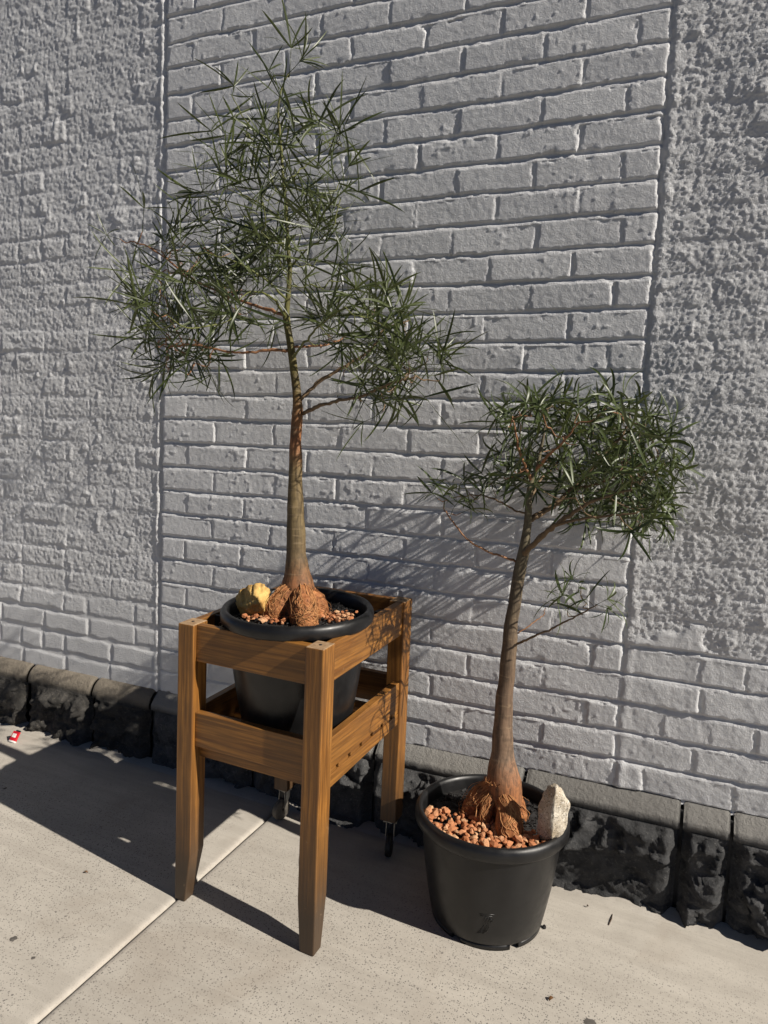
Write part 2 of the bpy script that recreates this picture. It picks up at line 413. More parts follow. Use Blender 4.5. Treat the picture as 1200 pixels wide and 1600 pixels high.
def hfield(x, z):
    """height toward the viewer, brick id (-1 = mortar), coarse (roughcast) weight"""
    wx = .0030*vn(x, z, .05, 1) + .0020*vn(x, z, .016, 2)
    wz = .0026*vn(x, z, .10, 3) + .0013*vn(x, z, .022, 4)
    X = x + wx; Z = z + wz + .004*vn(x, z, .5, 6)
    isL = X < XP0; isR = X > XP1
    Zs = np.where(isL, Z + .010, Z)
    n = np.floor((2.518 - Zs)/.086)
    n = np.clip(n, -14, 26)
    zb = 2.518 - .086*n; dz = np.minimum(zb - Zs, Zs - (zb-.086))
    dx = np.zeros_like(X); bid = np.zeros(X.shape, np.int64); cxs = np.zeros_like(X)
    for r in np.unique(n):
        m_ = n == r; P = rows[int(r)]
        i = np.clip(np.searchsorted(P, X[m_]), 1, len(P)-1)
        a = P[i-1]; b = P[i]; dx[m_] = np.minimum(X[m_]-a, b-X[m_]); bid[m_] = (int(r)+20)*100 + i; cxs[m_] = (a+b)/2
    ju = np.where(zb - Zs < .02, zb - Zs, 1.0)                    # below the bed joint's centre line
    d = np.minimum(dx - .0040, np.minimum(zb - Zs - .0085, Zs - (zb-.086) - .0070*(.75+.5*hash2(n, 2.0, 8))))                      # distance inside the brick outline
    hb = hash2(bid*1.0, 3.0, 5); hc = hash2(bid*1.0, 7.0, 9); hd = hash2(bid*1.0, 11.0, 2)
    fine = vn(x, z, .0085, 21)
    grain = hash2(np.round(x/.0043), np.round(z/.0043), 31) - .5
    # bare brick panel
    chip = sstep(.35, .75, fbm(x, z, .05, 41, 3))*sstep(.022, .0, d)
    jag = .0016*vn(x, z, .009, 46) + .0012*vn(x, z, .021, 47)
    bmid = sstep(-.0008, .0030, d - .006*chip + jag)
    bed = sstep(.0108, .0098, np.minimum(zb - Zs, Zs - (zb-.086) + .0015))    # 1 in the bed joint, 0 in the upright joints
    lowr = np.where(zb - Zs < .043, 1.0, 0.0)                                # lower half of the joint: struck flush with the brick below
    hp = hash2(np.round(X/.06), n, 14)
    lip = .0068 + .0028*np.clip((zb - Zs)/.0095, 0, 1) + .0012*vn(x, z, .03, 50)
    mz = np.where(bed > .5, np.where(lowr > .5, lip, .0016), .0048 + .0050*hp) + .0022*fbm(x, z, .05, 45, 3)
    face = .0100 + (hc-.5)*.0026 + (hd-.5)*.0030*(x-cxs)/.12 + (hb-.5)*.0030*(z-zb+.043)/.043
    blob = sstep(.50, .80, vn(x, z, .013, 48))*sstep(.15, .6, vn(x, z, .09, 49))
    hm = mz + (face - mz)*bmid + .0006*fbm(x, z, .05, 43, 3) + .0016*blob + .00045*fine + .00042*grain - .0030*chip*sstep(0, .004, d)
    # left pier: thick coat, bricks still readable
    bl = sstep(-.006, .009, d - .006*vn(x, z, .05, 51))
    up = sstep(.45, .75, z)
    amp = (.55+.45*hash2(bid*1.0, 1.0, 77))*(1-up*(.50+.45*sstep(-.2, .5, fbm(x, z, .30, 57, 2))))
    drip = sstep(.35, .9, vn(x, z*.22, .03, 58))*sstep(.1, .6, fbm(x, z, .25, 59, 2))
    hl = .003 + .0058*bl*amp + bl*(hc-.5)*.0034 + up*(.0017*fbm(x, z, .09, 52, 3) + .0022*drip + .0012*fine + .0007*vn(x, z, .0125, 53) + .0013*grain + .0030*sstep(.6, .9, vn(x, z, .035, 56))) \
         + (1-up)*(.0008*fbm(x, z, .05, 54, 3) + .0003*grain)
    # right pier: heavy roughcast, broken away near the foot
    edge = .80 + .16*fbm(x, 1.3, .16, 61, 3) + .05*vn(x, z, .05, 62)
    cov = sstep(-.02, .02, z-edge)
    lump = fbm(x, z, .22, 63, 3); knob = vn(x, z, .0098, 64); knob2 = vn(x, z, .0058, 65)
    hr_b = mz + (face - mz)*bmid + (hc-.5)*.003*bl + .002*fbm(x, z, .05, 66, 4) + .0005*fine + .0004*grain
    hr = cov*(.0068 + .0060*lump + .0016*bl + .0006*knob + .0013*knob2 + .0023*grain + .003*sstep(.6, .9, vn(x, z, .04, 67))) + (1-cov)*hr_b
    H = np.where(isL, hl, np.where(isR, hr, hm))
    gl = np.exp(-((X - XP0)/.0065)**2); ridge = np.exp(-((X - XP0 + .016)/.008)**2)
    H = H - .013*gl*(.7+.3*vn(x, z, .1, 71)) + .005*ridge*(.6+.4*vn(x, z, .06, 72))
    gr = np.exp(-((X - XP1)/.0048)**2)
    H = H - .0065*gr*sstep(-.5, .3, fbm(x, z, .2, 73, 2)) + .0015*np.exp(-((X - XP1 - .018)/.01)**2)
    mort = d < 0
    coarse = np.where(isR & (cov > .5), 1, np.where(isL, np.where(up > .5, .6, .1), 0))
    ids = np.where(mort, -1, bid)
    ids = np.where(isR & (cov > .5), -3, ids)                   # roughcast hides its bricks
    return H, ids, coarse
DX = .0043
cx = np.arange(-2.648, .452, DX); cz = np.arange(ZW0, 2.93, .0035)
gx, gzz = np.meshgrid(cx, cz)
H, _, _ = hfield(gx, gzz)
qx, qz = np.meshgrid((cx[:-1]+cx[1:])/2, (cz[:-1]+cz[1:])/2)
_, ids, coarse = hfield(qx, qz)
OPX, OPZ = -2.597, .425                      # a dark window opening begins here
ids = np.where((qx < OPX) & (qz > OPZ), -9, ids)
ids = np.where((ids > 0) & (qx < XP0) & (qz > 1.95), -4, ids)   # the thick coat high on the left pier reads as one skin
nxv = len(cx)
verts = np.stack([gx.ravel()-wall.location.x, -H.ravel(), gzz.ravel()-wall.location.z], -1)
jj, ii = np.meshgrid(np.arange(len(cz)-1), np.arange(nxv-1), indexing='ij')
a0 = jj*nxv + ii
quads = np.stack([a0, a0+1, a0+nxv+1, a0+nxv], -1).reshape(-1, 4)
fid = ids.ravel(); order = np.argsort(fid, kind='stable'); fs = fid[order]
uniq, start = np.unique(fs, return_index=True); ends = list(start[1:]) + [len(fs)]
small = []
def sub(name, q, mat):
    vi, inv = np.unique(q, return_inverse=True)
    return link(name, np_mesh(name, verts[vi], inv.reshape(-1, 4)), mat, wall, True)
mort_q = []
for u, s, e in zip(uniq, start, ends):
    q = quads[order[s:e]]
    if u == -9: continue
    if u in (-1,) or (u > 0 and len(q) < 60): mort_q.append(q); continue
    if u == -3: o = sub('roughcast', q, M['paint_rough']); o['kind'] = 'stuff'; o['label'] = 'heavy knobbly roughcast coat over the brickwork'; continue
    if u == -4: mort_q.append(q); continue
    xm = verts[q[:, 0], 0].mean() + wall.location.x
    sub('brick', q, M['paint_rough'] if xm < XP0 else M['paint'])
mo = sub('mortar', np.concatenate(mort_q), M['paint'])
# the wall goes on beyond the frame
def coarse_wall(x0, x1, z0, z1, st):
    X_ = np.linspace(x0, x1, max(2, int((x1-x0)/st))); Z_ = np.linspace(z0, z1, max(2, int((z1-z0)/st)))
    A, B = np.meshgrid(X_, Z_); h, _, _ = hfield(A, B)
    V = np.stack([A.ravel()-wall.location.x, -h.ravel(), B.ravel()-wall.location.z], -1)
    j_, i_ = np.meshgrid(np.arange(len(Z_)-1), np.arange(len(X_)-1), indexing='ij'); a_ = j_*len(X_)+i_
    return V, np.stack([a_, a_+1, a_+len(X_)+1, a_+len(X_)], -1).reshape(-1, 4)
for i, ar in enumerate([(cx[-1], 4.2, ZW0, 3.7, .010), (cx[0], cx[-1], cz[-1], 3.7, .010), (-4.2, cx[0], ZW0, OPZ, .012), (-4.2, -3.55, OPZ, 3.7, .02), (-3.55, cx[0], 2.6, 3.7, .02)]):
    V, F = coarse_wall(*ar); o = link('wall_face', np_mesh('wall_face', V, F), M['paint_rough'], wall, True)
k = MB(); lx, lz = wall.location.x, wall.location.z
k.box(OPX-lx, 4.2-lx, .02, .26, 0, 3.42); k.box(-4.2-lx, -3.55-lx, .02, .26, 0, 3.42); k.box(-3.55-lx, OPX-lx, .02, .26, 0, OPZ-lz); k.box(-3.55-lx, OPX-lx, .02, .26, 2.6-lz, 3.42)
k.box(OPX-lx-.004, OPX-lx+.004, -.004, .02, OPZ-lz, 2.32)
k.build('wall_core', M['paint'], wall, False)
wn = empty('window', (-3.07, .13, OPZ))
tag(wn, 'dark window set deep in the grey painted wall beside the left pier', 'window')
k = MB(); W2 = .475; Hh = 2.17
for b in [(-W2, -W2+.06, 0, .05, 0, Hh), (W2-.06, W2, 0, .05, 0, Hh), (-W2+.06, W2-.06, 0, .05, 0, .06), (-W2+.06, W2-.06, 0, .05, Hh-.06, Hh)]: k.box(*b)
k.build('frame', M['dark_metal'], wn, False)
k = MB(); k.box(-W2+.05, W2-.05, .02, .03, .05, Hh-.05); k.build('pane', M['glass'], wn, False)

# ------------------------------------------------------------------ bluestone plinth
pl = empty('stone_plinth', (-.9, -.04, gz(-.9)))
tag(pl, 'low plinth of dark rock faced stone blocks under the painted wall', 'plinth')
def facet(x, z, size, sd):
    """broken rock: each cell a tilted flat flake"""
    gx_ = np.floor(x/size); gz_ = np.floor(z/size); best = np.full(x.shape, 9.0); h = np.zeros_like(x)
    for i in (-1, 0, 1):
        for j in (-1, 0, 1):
            a, b = gx_+i, gz_+j
            px_ = (a + hash2(a, b, sd))*size; pz_ = (b + hash2(a, b, sd+3))*size
            dd = (x-px_)**2 + (z-pz_)**2
            hh = (hash2(a, b, sd+5)-.5) + ((hash2(a, b, sd+7)-.5)*(x-px_) + (hash2(a, b, sd+8)-.5)*(z-pz_))/size*1.6
            m_ = dd < best; best = np.where(m_, dd, best); h = np.where(m_, hh, h)
    return h
def stone(x0, x1, seed, style):
    g = .0045; x0 += g; x1 -= g
    nx = max(14, int((x1-x0)/.0062)); V = []; F = []
    zb = gz((x0+x1)/2) - .03
    prof = [(.03, .2925), (-.004, .2915), (-.012, .289)]
    if style == 'round': prof += [(-.026, .283), (-.040, .270), (-.049, .252), (-.052, .236), (-.050, .224)]
    else: prof += [(-.030, .2715), (-.048, .2535), (-.0505, .2500), (-.0505, .240), (-.0505, .228), (-.046, .2245)]
    nz = 44; zs = np.linspace(.2225, zb, nz)
    xs = np.linspace(x0, x1, nx)
    P = []
    for y, z in prof: P.append((np.full(nx, y), np.full(nx, z)))
    for q_, z in enumerate(zs):
        t = (.2225-z)/(.2225-zb)
        zz = np.full(nx, z)
        f1 = fbm(xs+seed*3.7, zz, .13, seed, 4); f2 = np.abs(fbm(xs+seed*1.9, zz*1.3, .085, seed+3, 3)); f3 = fbm(xs, zz, .022, seed+9, 3)
        wxx = xs + .02*f3; wzz = zz + .015*f1
        y = -.054 - .020*sstep(0, .15, t) - .016*f1*sstep(0, .12, t) - .012*(f2-.3) - .004*f3 - .034*facet(wxx, wzz*1.2, .085, seed)*sstep(0, .10, t) - .014*facet(wxx, wzz, .034, seed+2)*sstep(0, .06, t)
        if style == 'sawn':
            y = np.where((t > .42+.12*vn(xs, zz*0+seed, .12, seed+4)) & (t < .86), np.maximum(y, -.062-.004*f3), y)
            y = np.where(xs > x1-.055, y*.75-.018, y)
        if style == 'flat': y = np.maximum(y, -.070 - .003*f3)
        edge = np.minimum(xs-x0, x1-xs); y = y*(.55+.45*sstep(0, .03, edge)) - .0*edge
        y = y - .008*sstep(.86, 1, t)
        y = np.clip(y, -.112, -.022)
        P.append((y, zz))
    for r, (y, z) in enumerate(P):
        j = .0012*vn(xs, np.full(nx, r*.01), .02, seed+20)
        ed = np.minimum(xs-x0, x1-xs); rd = .004*sstep(.008, 0, ed)
        for i in range(nx): V.append((xs[i]+.9, y[i]+.04+j[i]+rd[i], z[i]-pl.location.z - (rd[i] if r < 6 else 0)))
    n = nx; R_ = len(P)
    F = [(r*n+i, (r+1)*n+i, (r+1)*n+i+1, r*n+i+1) for r in range(R_-1) for i in range(n-1)]
    base = len(V)
    for side in (0, n-1):                    # side walls back to the joint
        b0 = len(V)
        for r in range(R_): V.append((V[r*n+side][0], .075, V[r*n+side][2]))
        for r in range(R_-1):
            q4 = (r*n+side, b0+r, b0+r+1, (r+1)*n+side); F.append(q4 if side else q4[::-1])
    me = bpy.data.meshes.new('stone'); me.from_pydata(V, [], F)
    o = link('stone', me, M['stone_brown'] if style == 'round' else M['stone'], pl, True)
    return o
sx = [-4.2, -3.6, -3.1, -2.72, -2.397, -2.055, -1.769, -1.32, -.852, -.361, .081, .208, .60, 1.0, 1.5, 2.1, 2.7, 3.4, 4.2]
st = ['round', 'round', 'round', 'round', 'round', 'round', 'flat', 'sawn', 'chamfer', 'sawn', 'chamfer', 'chamfer', 'sawn', 'chamfer', 'sawn', 'chamfer', 'flat', 'sawn']
for i in range(len(sx)-1): stone(sx[i], sx[i+1], 3+i*5, st[i])
k = MB(); k.box(-4.2+.9, 4.2+.9, .016, .20, -.32, .268); k.build('joint_filler', M['joint'], pl, False)

# ------------------------------------------------------------------ wooden plant stand
SX, SY, SPH, SW, SDp, SH = -.738, -.662, -.0515, .439, .527, .773
stand = empty('plant_stand', (SX - SW/2*math.cos(SPH), SY + SDp/2, 0)); stand.rotation_euler = (0, 0, SPH)
# local frame: x right, y back, origin in the middle of the front edge line
stand.location = (SX - SW/2*math.cos(SPH), SY - SW/2*math.sin(SPH), 0)
tag(stand, 'square orange brown timber plant stand on four posts with casters behind', 'plant stand')
SHEAR = .053
def shear(o):
    for v in o.data.vertices: v.co.z += SHEAR*v.co.y
    return o
hw = SW/2; LW, LD = .051, .057
def post(x0, x1, y0, y1, z0, z1, tx=0, ty=0):
    mb = MB(); zt = z0+.135
    lv = [(z0, tx, ty), (zt if (tx or ty) else (z0+z1)/2, 0, 0), (z1, 0, 0)]
    V = []
    for z, a, b in lv:
        xa, xb = (x0, x1-a) if tx > 0 else (x0-a, x1)
        V += [(xa, y0, z), (xb, y0, z), (xb, y1-b, z), (xa, y1-b, z)]
    F = [(3, 2, 1, 0), (8, 9, 10, 11)]
    for l in range(2):
        for i in range(4): F.append((l*4+i, l*4+(i+1) % 4, (l+1)*4+(i+1) % 4, (l+1)*4+i))
    mb.add(V, F); o = mb.build('leg', WOOD[2], stand, False)
    o.data.materials.append(M['endgrain']); o.data.polygons[1].material_index = 1
    shear(o); bevel(o, .003, 2); return o
gl = gz(-1.16); gr_ = gz(-.76)
post(-hw, -hw+LW, 0, LD, gl, SH, .016, .022)
post(hw-LW, hw, 0, LD, gr_, SH, -.010, .020)
rear = []
for x0 in (-hw, hw-LW): rear.append(post(x0, x0+LW, SDp-LD, SDp, .088, SH))
for x0 in (-hw+LW/2, hw-LW/2):               # screw holes in the post tops
    for y0, sz in ((LD/2, 0), (SDp-LD/2, 0)):
        mb = MB(); mb.lathe([(.0001, SH+.0009+SHEAR*y0), (.004, SH+.0010+SHEAR*y0), (.0046, SH-.004+SHEAR*y0)], 12, (x0, y0)); mb.build('screw_hole', M['dark_metal'], stand, True)
def board(name, x0, x1, y0, y1, z0, z1, ax, mat=None):
    mb = MB(); mb.box(x0, x1, y0, y1, z0, z1); o = mb.build(name, mat or WOOD[ax], stand, False)
    shear(o); bevel(o, .002, 2); return o
T = .022
for y0 in (.012, SDp-.012-T):
    board('rail', -hw+LW, hw-LW, y0, y0+T, SH-.098, SH-.001, 0)
    board('lower_rail', -hw+LW, hw-LW, y0, y0+T, .445, .537, 0)
nslat = 6; ys = [LD + .045 + i*(SDp-2*LD-.09)/(nslat-1) for i in range(nslat)]
for x0 in (-hw+.006, hw-.006-T):
    board('rail', x0, x0+T, LD, SDp-LD, SH-.098, SH-.001, 1)
    board('lower_rail', x0, x0+T, LD, SDp-LD, .447, .530, 1)
    board('cleat', x0, x0+T, LD, SDp-LD, .400, .434, 1)
    prev = LD
    for y in ys + [SDp-LD]:                  # packers between the rail and the cleat leave small dark notches
        y1 = y-.007 if y < SDp-LD-.001 else y
        board('packer', x0+.0012, x0+T-.0012, prev, y1, .4345, .4465, 1); prev = y+.007
for y in ys: board('slat', -hw+.006+T, hw-.006-T, y-.022, y+.022, .440, .456, 0)
for y0 in (.034, SDp-.034-.02): board('slat_bearer', -hw+LW-.0, hw-LW+.0, y0, y0+.02, .408, .439, 0)
# black hanging brackets inside the corner
for x0, y0 in ((-hw+.030, .11), (hw-.075, SDp-.13)):
    mb = MB(); mb.box(x0, x0+.045, y0, y0+.006, SH-.052, SH+.004); mb.box(x0, x0+.045, y0+.006, y0+.05, SH-.006, SH-.001); o = mb.build('bracket', M['plastic'], stand, False); bevel(o, .002)
    mb = MB(); mb.lathe([(.004, 0), (.007, -.0), (.007, -.0015), (.004, -.0015)], 14); me = mb.mesh('bolt'); b_ = link('bolt', me, M['steel'], o); b_.location = (x0+.022, y0-.0015, SH-.02); b_.rotation_euler = (math.pi/2, 0, 0)
def caster(x, y, zt, rot, rub, rr):
    e = MB(); e.box(-.021, .021, -.021, .021, -.004, 0); e.lathe([(.012, -.004), (.013, -.010), (.0001, -.010)], 16)
    for s in (-1, 1):
        V = [(s*.0115, -.013, -.010), (s*.0115, .013, -.010), (s*.0115, .016, -.052), (s*.0115, .022, -.060), (s*.0115, .012, -.060), (s*.0115, -.010, -.03)]
        V2 = [(a+s*.0018, b, c) for a, b, c in V]
        e.add(V+V2, [tuple(range(6)), tuple(range(11, 5, -1))] + [(i, (i+1) % 6, 6+(i+1) % 6, 6+i) for i in range(6)])
    me = e.mesh('caster'); o = link('caster', me, M['steel'], stand, False); o.location = (x, y, zt); o.rotation_euler = (0, 0, rot)
    wm = MB(); rd = rr
    prof = [(.004, -.009), (rd*.62, -.009), (rd*.66, -.008), (rd*.93, -.0085), (rd, -.006), (rd, .006), (rd*.93, .0085), (rd*.66, .008), (rd*.62, .009), (.004, .009)]
    wm.lathe(prof, 28); wme = wm.mesh('wheel'); wo = link('wheel', wme, rub, o, True)
    wo.rotation_euler = (0, math.pi/2, 0); wo.location = (0, .016, rd - (zt - gz(stand.location.x + x*math.cos(SPH))) + .0005)
    return o
zc = .088 + SHEAR*(SDp-LD/2)
caster(-hw+LW/2, SDp-LD/2, zc-SHEAR*LD/2-.001, math.radians(168), M['rubber'], .034)
caster(hw-LW/2, SDp-LD/2, zc-SHEAR*LD/2-.001, math.radians(195), M['rubber_black'], .034)

# ------------------------------------------------------------------ pots
def pot(loc, H_, R_, rb, label, tilt=0, rimh=.036):
    root = empty('plant_pot', loc); root.rotation_euler = (tilt, 0, 0)
    rt = R_ - .018; t = .003
    out = [(rb-.010, 0.012), (rb-.004, .0125), (rb, .018)]
    for i in range(1, 9):
        f = i/8; out.append((rb + (rt-rb)*f + .004*math.sin(f*math.pi), .018 + (H_-rimh-.018)*f))
    rim = [(R_-.004, H_-rimh-.001), (R_, H_-rimh+.004), (R_+.0005, H_-rimh*.5), (R_-.001, H_-.010), (R_-.006, H_-.002), (R_-.012, H_), (R_-.018, H_-.003), (R_-.021, H_-.012)]
    inn = [(rt-.006, H_-rimh), (rt-.010, H_*.6), (rb-.004, .02), (.0001, .02)]
    mb = MB(); mb.lathe([(.0001, .012)] + out, 96); o = mb.build('body', M['plastic'], root)
    mb = MB(); mb.lathe([(rt+.001, H_-rimh-.002)] + rim + inn, 96); mb.build('rim', M['plastic'], root)
    # moulded foot ring with gaps
    for a in range(6):
        mb = MB(); n = 12; a0 = a*math.pi/3 + .32; da = math.pi/3 - .17
        q = [(r_*math.cos(a0+da*i/n), r_*math.sin(a0+da*i/n), z) for i in range(n+1) for r_, z in ((rb-.016, 0), (rb-.0035, 0), (rb-.0035, .0135), (rb-.016, .0135))]
        mb.add(q, [(4*i+j, 4*i+(j+1) % 4, 4*i+4+(j+1) % 4, 4*i+4+j) for i in range(n) for j in range(4)] + [(0, 1, 2, 3), (4*n+3, 4*n+2, 4*n+1, 4*n)])
        mb.build('foot', M['plastic'], root)
    return root
P1 = Vector((-.925, -.440, .4785)); P1H = .338
P2 = Vector((-.398, -.296, gz(-.398)+.0005)); P2H = .302
pot1 = pot(P1, P1H, .206, .150, '', .045)
tag(pot1, 'round black plastic pot sunk inside the timber plant stand', 'plant pot')
pot2 = pot(P2, P2H, .206, .152, '')
tag(pot2, 'round black plastic pot standing on the concrete pavement', 'plant pot')
# moulded emblem on the pot standing on the ground
def emblem():
    mb = MB()
    def st_(pts, wd):
        pr = []
        for (a, z) in pts:
            f = (z-.018)/(P2H-.036-.018); r = .152 + (.188-.152)*f + .004*math.sin(f*math.pi) + .0004
            pr.append(Vector((r*math.cos(a), r*math.sin(a), z)))
        mb.tube(pr, [wd]*len(pr), 6)
    a0 = math.radians(-78)
    A = lambda u: a0 + u/.165
    st_([(A(-.014), .108), (A(.022), .112)], .0011); st_([(A(-.012), .103), (A(.018), .106)], .0010)
    for q in range(3):
        st_([(A(.001+q*.006), .102), (A(-.003+q*.006), .088), (A(.004+q*.004), .074), (A(-.002+q*.004), .060), (A(-.012+q*.004), .050)], .0010)
    for q in range(5): st_([(A(-.020+q*.003), .048+q*.004), (A(-.006+q*.001), .052+q*.006)], .0007)
    st_([(A(.012), .098), (A(.020), .094), (A(.012), .088)], .0010)
    return mb
emblem().build('emblem', M['plastic'], pot2)

# soil and mulch
def mulch(root_loc, r_in, z, n, seed, label, tilt=0):
    rg = random.Random(seed); mb = MB(); N = 40
    V = [(0, 0, .012)]; F = []
    for ri in range(1, 9):
        for k_ in range(N):
            t = 2*math.pi*k_/N; r = r_in*ri/8
            V.append((r*math.cos(t), r*math.sin(t), .012*(1-ri/8)+.004*rg.uniform(-1, 1)))
    for k_ in range(N): F.append((0, 1+k_, 1+(k_+1) % N))
    for ri in range(7):
        for k_ in range(N): F.append((1+ri*N+k_, 1+ri*N+(k_+1) % N, 1+(ri+1)*N+(k_+1) % N, 1+(ri+1)*N+k_))
    mb.add(V, F)
    for i in range(n):
        t = rg.uniform(0, 2*math.pi); r = r_in*math.sqrt(rg.uniform(.05, .97))*.97
        L_ = rg.uniform(.007, .022); W_ = rg.uniform(.003, .008); T_ = rg.uniform(.001, .0028)
        q = Quaternion((0, 0, 1), rg.uniform(0, 6.28)) @ Quaternion((1, 0, 0), rg.gauss(0, .5)) @ Quaternion((0, 1, 0), rg.gauss(0, .45))
        c = Vector((r*math.cos(t), r*math.sin(t), .010*(1-r/r_in) + rg.uniform(.001, .007)))
        k8 = [c + q @ Vector((sx_*L_/2*rg.uniform(.6, 1), sy_*W_/2*rg.uniform(.6, 1), sz_*T_/2)) for sx_ in (-1, 1) for sy_ in (-1, 1) for sz_ in (-1, 1)]
        mb.add(k8, [(0, 1, 3, 2), (4, 6, 7, 5), (0, 4, 5, 1), (2, 3, 7, 6), (0, 2, 6, 4), (1, 5, 7, 3)])
    o = mb.build('mulch', M['mulch'], None, False); o.location = (root_loc.x, root_loc.y, root_loc.z + z); o.rotation_euler = (tilt, 0, 0)
    tag(o, label, 'mulch', kind='stuff'); return o
S1 = P1.z + P1H - .040; S2 = P2.z + P2H - .040
mulch(P1, .181, P1H-.040, 520, 3, 'black bark mulch filling the pot inside the timber stand', .045)
mulch(P2, .181, P2H-.040, 620, 4, 'black bark mulch filling the pot standing on the pavement')

# ------------------------------------------------------------------ stones in the pots
def rock_mesh(name, seed, sub, facets, rough):
    bm = bmesh.new(); bmesh.ops.create_icosphere(bm, subdivisions=sub, radius=1); rg = random.Random(seed)
    pl_ = []
    for _ in range(facets):
        d = Vector((rg.gauss(0, 1), rg.gauss(0, 1), rg.gauss(0, 1))).normalized(); pl_.append((d, rg.uniform(.55, .9)))
    for v in bm.verts:
        p_ = v.co.copy()
        for d, h in pl_:
            e = p_.dot(d) - h
            if e > 0: p_ -= d*e*.96
        if rough:
            p_ *= 1 + rough*float(fbm(np.array(p_.x*1.1+p_.z*.7), np.array(p_.y*1.1-p_.z*.9), .6, seed, 4))
        v.co = p_
    me = bpy.data.meshes.new(name); bm.to_mesh(me); bm.free(); return me
pebs = [rock_mesh('pebble', 100+i, 1, 9, 0) for i in range(14)]
def gravel(name, loc, spots, label, grp=None, tilt=0):
    root = empty(name, loc); root.rotation_euler = (tilt, 0, 0); tag(root, label, 'gravel')
    for (x, y, z, s, rg) in spots:
        me = rg.choice(pebs)
        if not me.materials: me.materials.append(M['pebble'])
        o = bpy.data.objects.new('pebble', me); C.objects.link(o); o.parent = root
        o.location = (x, y, z); o.scale = (s*rg.uniform(.8, 1.4), s*rg.uniform(.7, 1.1), s*rg.uniform(.5, .85))
        o.rotation_euler = (rg.gauss(0, .35), rg.gauss(0, .35), rg.uniform(0, 6.28))
    return root
rg = random.Random(5); sp = []
tries = 0
while len(sp) < 190 and tries < 60000:
    tries += 1                          # front half of the pot on the ground
    t = rg.uniform(math.radians(178), math.radians(352)); r = .176*math.sqrt(rg.uniform(.02, 1))
    x, y = r*math.cos(t), r*math.sin(t)
    if y > -.012 - .30*max(0, x) + .02*math.sin(9*x): continue
    if x < -.12 and y > -.035: continue
    s = rg.choice([.007, .0085, .010, .0115, .013, .0145]) * rg.uniform(.85, 1.15); lift = .004 + rg.uniform(0, .012)
    if any((x-a)**2+(y-b)**2 < (.58*(s+d))**2 and abs(lift-c) < .006 for a, b, c, d, _ in sp): continue
    sp.append((x, y, lift, s, rg))
gravel('gravel', (P2.x, P2.y, S2+.009), sp, 'orange terracotta gravel heaped in the pot on the pavement')
rg = random.Random(6); sp = []
while len(sp) < 42:
    x, y = rg.gauss(.088, .030), rg.gauss(.02, .028)
    if x*x+y*y > .165**2 or x < .045: continue
    sp.append((x, y, .008+rg.uniform(0, .007), rg.uniform(.0055, .0105), rg))
while len(sp) < 78:
    x, y = rg.gauss(-.065, .038), rg.gauss(-.085, .020)
    if x*x+y*y > .165**2 or y > -.04 or x > .02: continue
    sp.append((x, y, .008+rg.uniform(0, .007), rg.uniform(.0055, .0115), rg))
gravel('gravel', (P1.x, P1.y, S1+.002), sp, 'pale orange gravel scattered over mulch in the pot inside the stand', tilt=.045)
def hull_rock(name, outline, ridge, y0, thick, seed, rough, mat):
    """outline and front ridge read off the photograph, set at the rock's own depth and given real thickness"""
    O = [at_y(x, y, y0) for x, y in outline]; c = sum(O, Vector())/len(O)
    bm = bmesh.new(); rg_ = random.Random(seed)
    for p_ in O: bm.verts.new(p_-c)
    for x, y in ridge: bm.verts.new(at_y(x, y, y0-thick)-c)
    for p_ in O: bm.verts.new((p_-c)*.62 + Vector((0, thick*rg_.uniform(.7, 1), 0)))
    r_ = bmesh.ops.convex_hull(bm, input=bm.verts[:])
    bmesh.ops.delete(bm, geom=[v for v in bm.verts if not v.link_faces], context='VERTS')
    for _ in range(4): bmesh.ops.subdivide_edges(bm, edges=[e for e in bm.edges if e.calc_length() > .0045], cuts=1, use_grid_fill=True)
    bmesh.ops.triangulate(bm, faces=bm.faces[:])
    for _ in range(2): bmesh.ops.smooth_vert(bm, verts=bm.verts[:], factor=.5, use_axis_x=True, use_axis_y=True, use_axis_z=True)
    bm.normal_update()
    for v in bm.verts:
        p_ = v.co; a_ = np.array(p_.x + .6*p_.y); b_ = np.array(p_.z - .7*p_.y)
        v.co = p_ + v.normal*(rough*float(fbm(a_, b_, .030, seed, 4)) + rough*.5*float(facet(a_.reshape(1), b_.reshape(1), .016, seed+2)[0]))
    me = bpy.data.meshes.new(name); bm.to_mesh(me); bm.free()
    o = link(name, me, mat); o.location = c; return o
o = hull_rock('granite_rock', [(856, 1227), (870, 1224), (877, 1230), (891, 1257), (887, 1285), (881, 1303), (866, 1318), (843, 1312), (838, 1296), (842, 1257), (847, 1242)], [(869, 1232), (864, 1250), (860, 1280), (862, 1310)], -.352, .032, 4, .0042, M['granite'])
tag(o, 'upright pale speckled granite rock in the pot on the pavement', 'rock')
o = hull_rock('sandstone_rock', [(374, 921), (389, 914), (412, 912), (421, 920), (420, 937), (418, 966), (385, 968), (369, 950), (366, 937)], [(395, 925), (408, 940), (384, 945)], -.505, .036, 8, .0085, M['sandstone'])
tag(o, 'yellow sandstone rock in the pot inside the timber stand', 'rock')

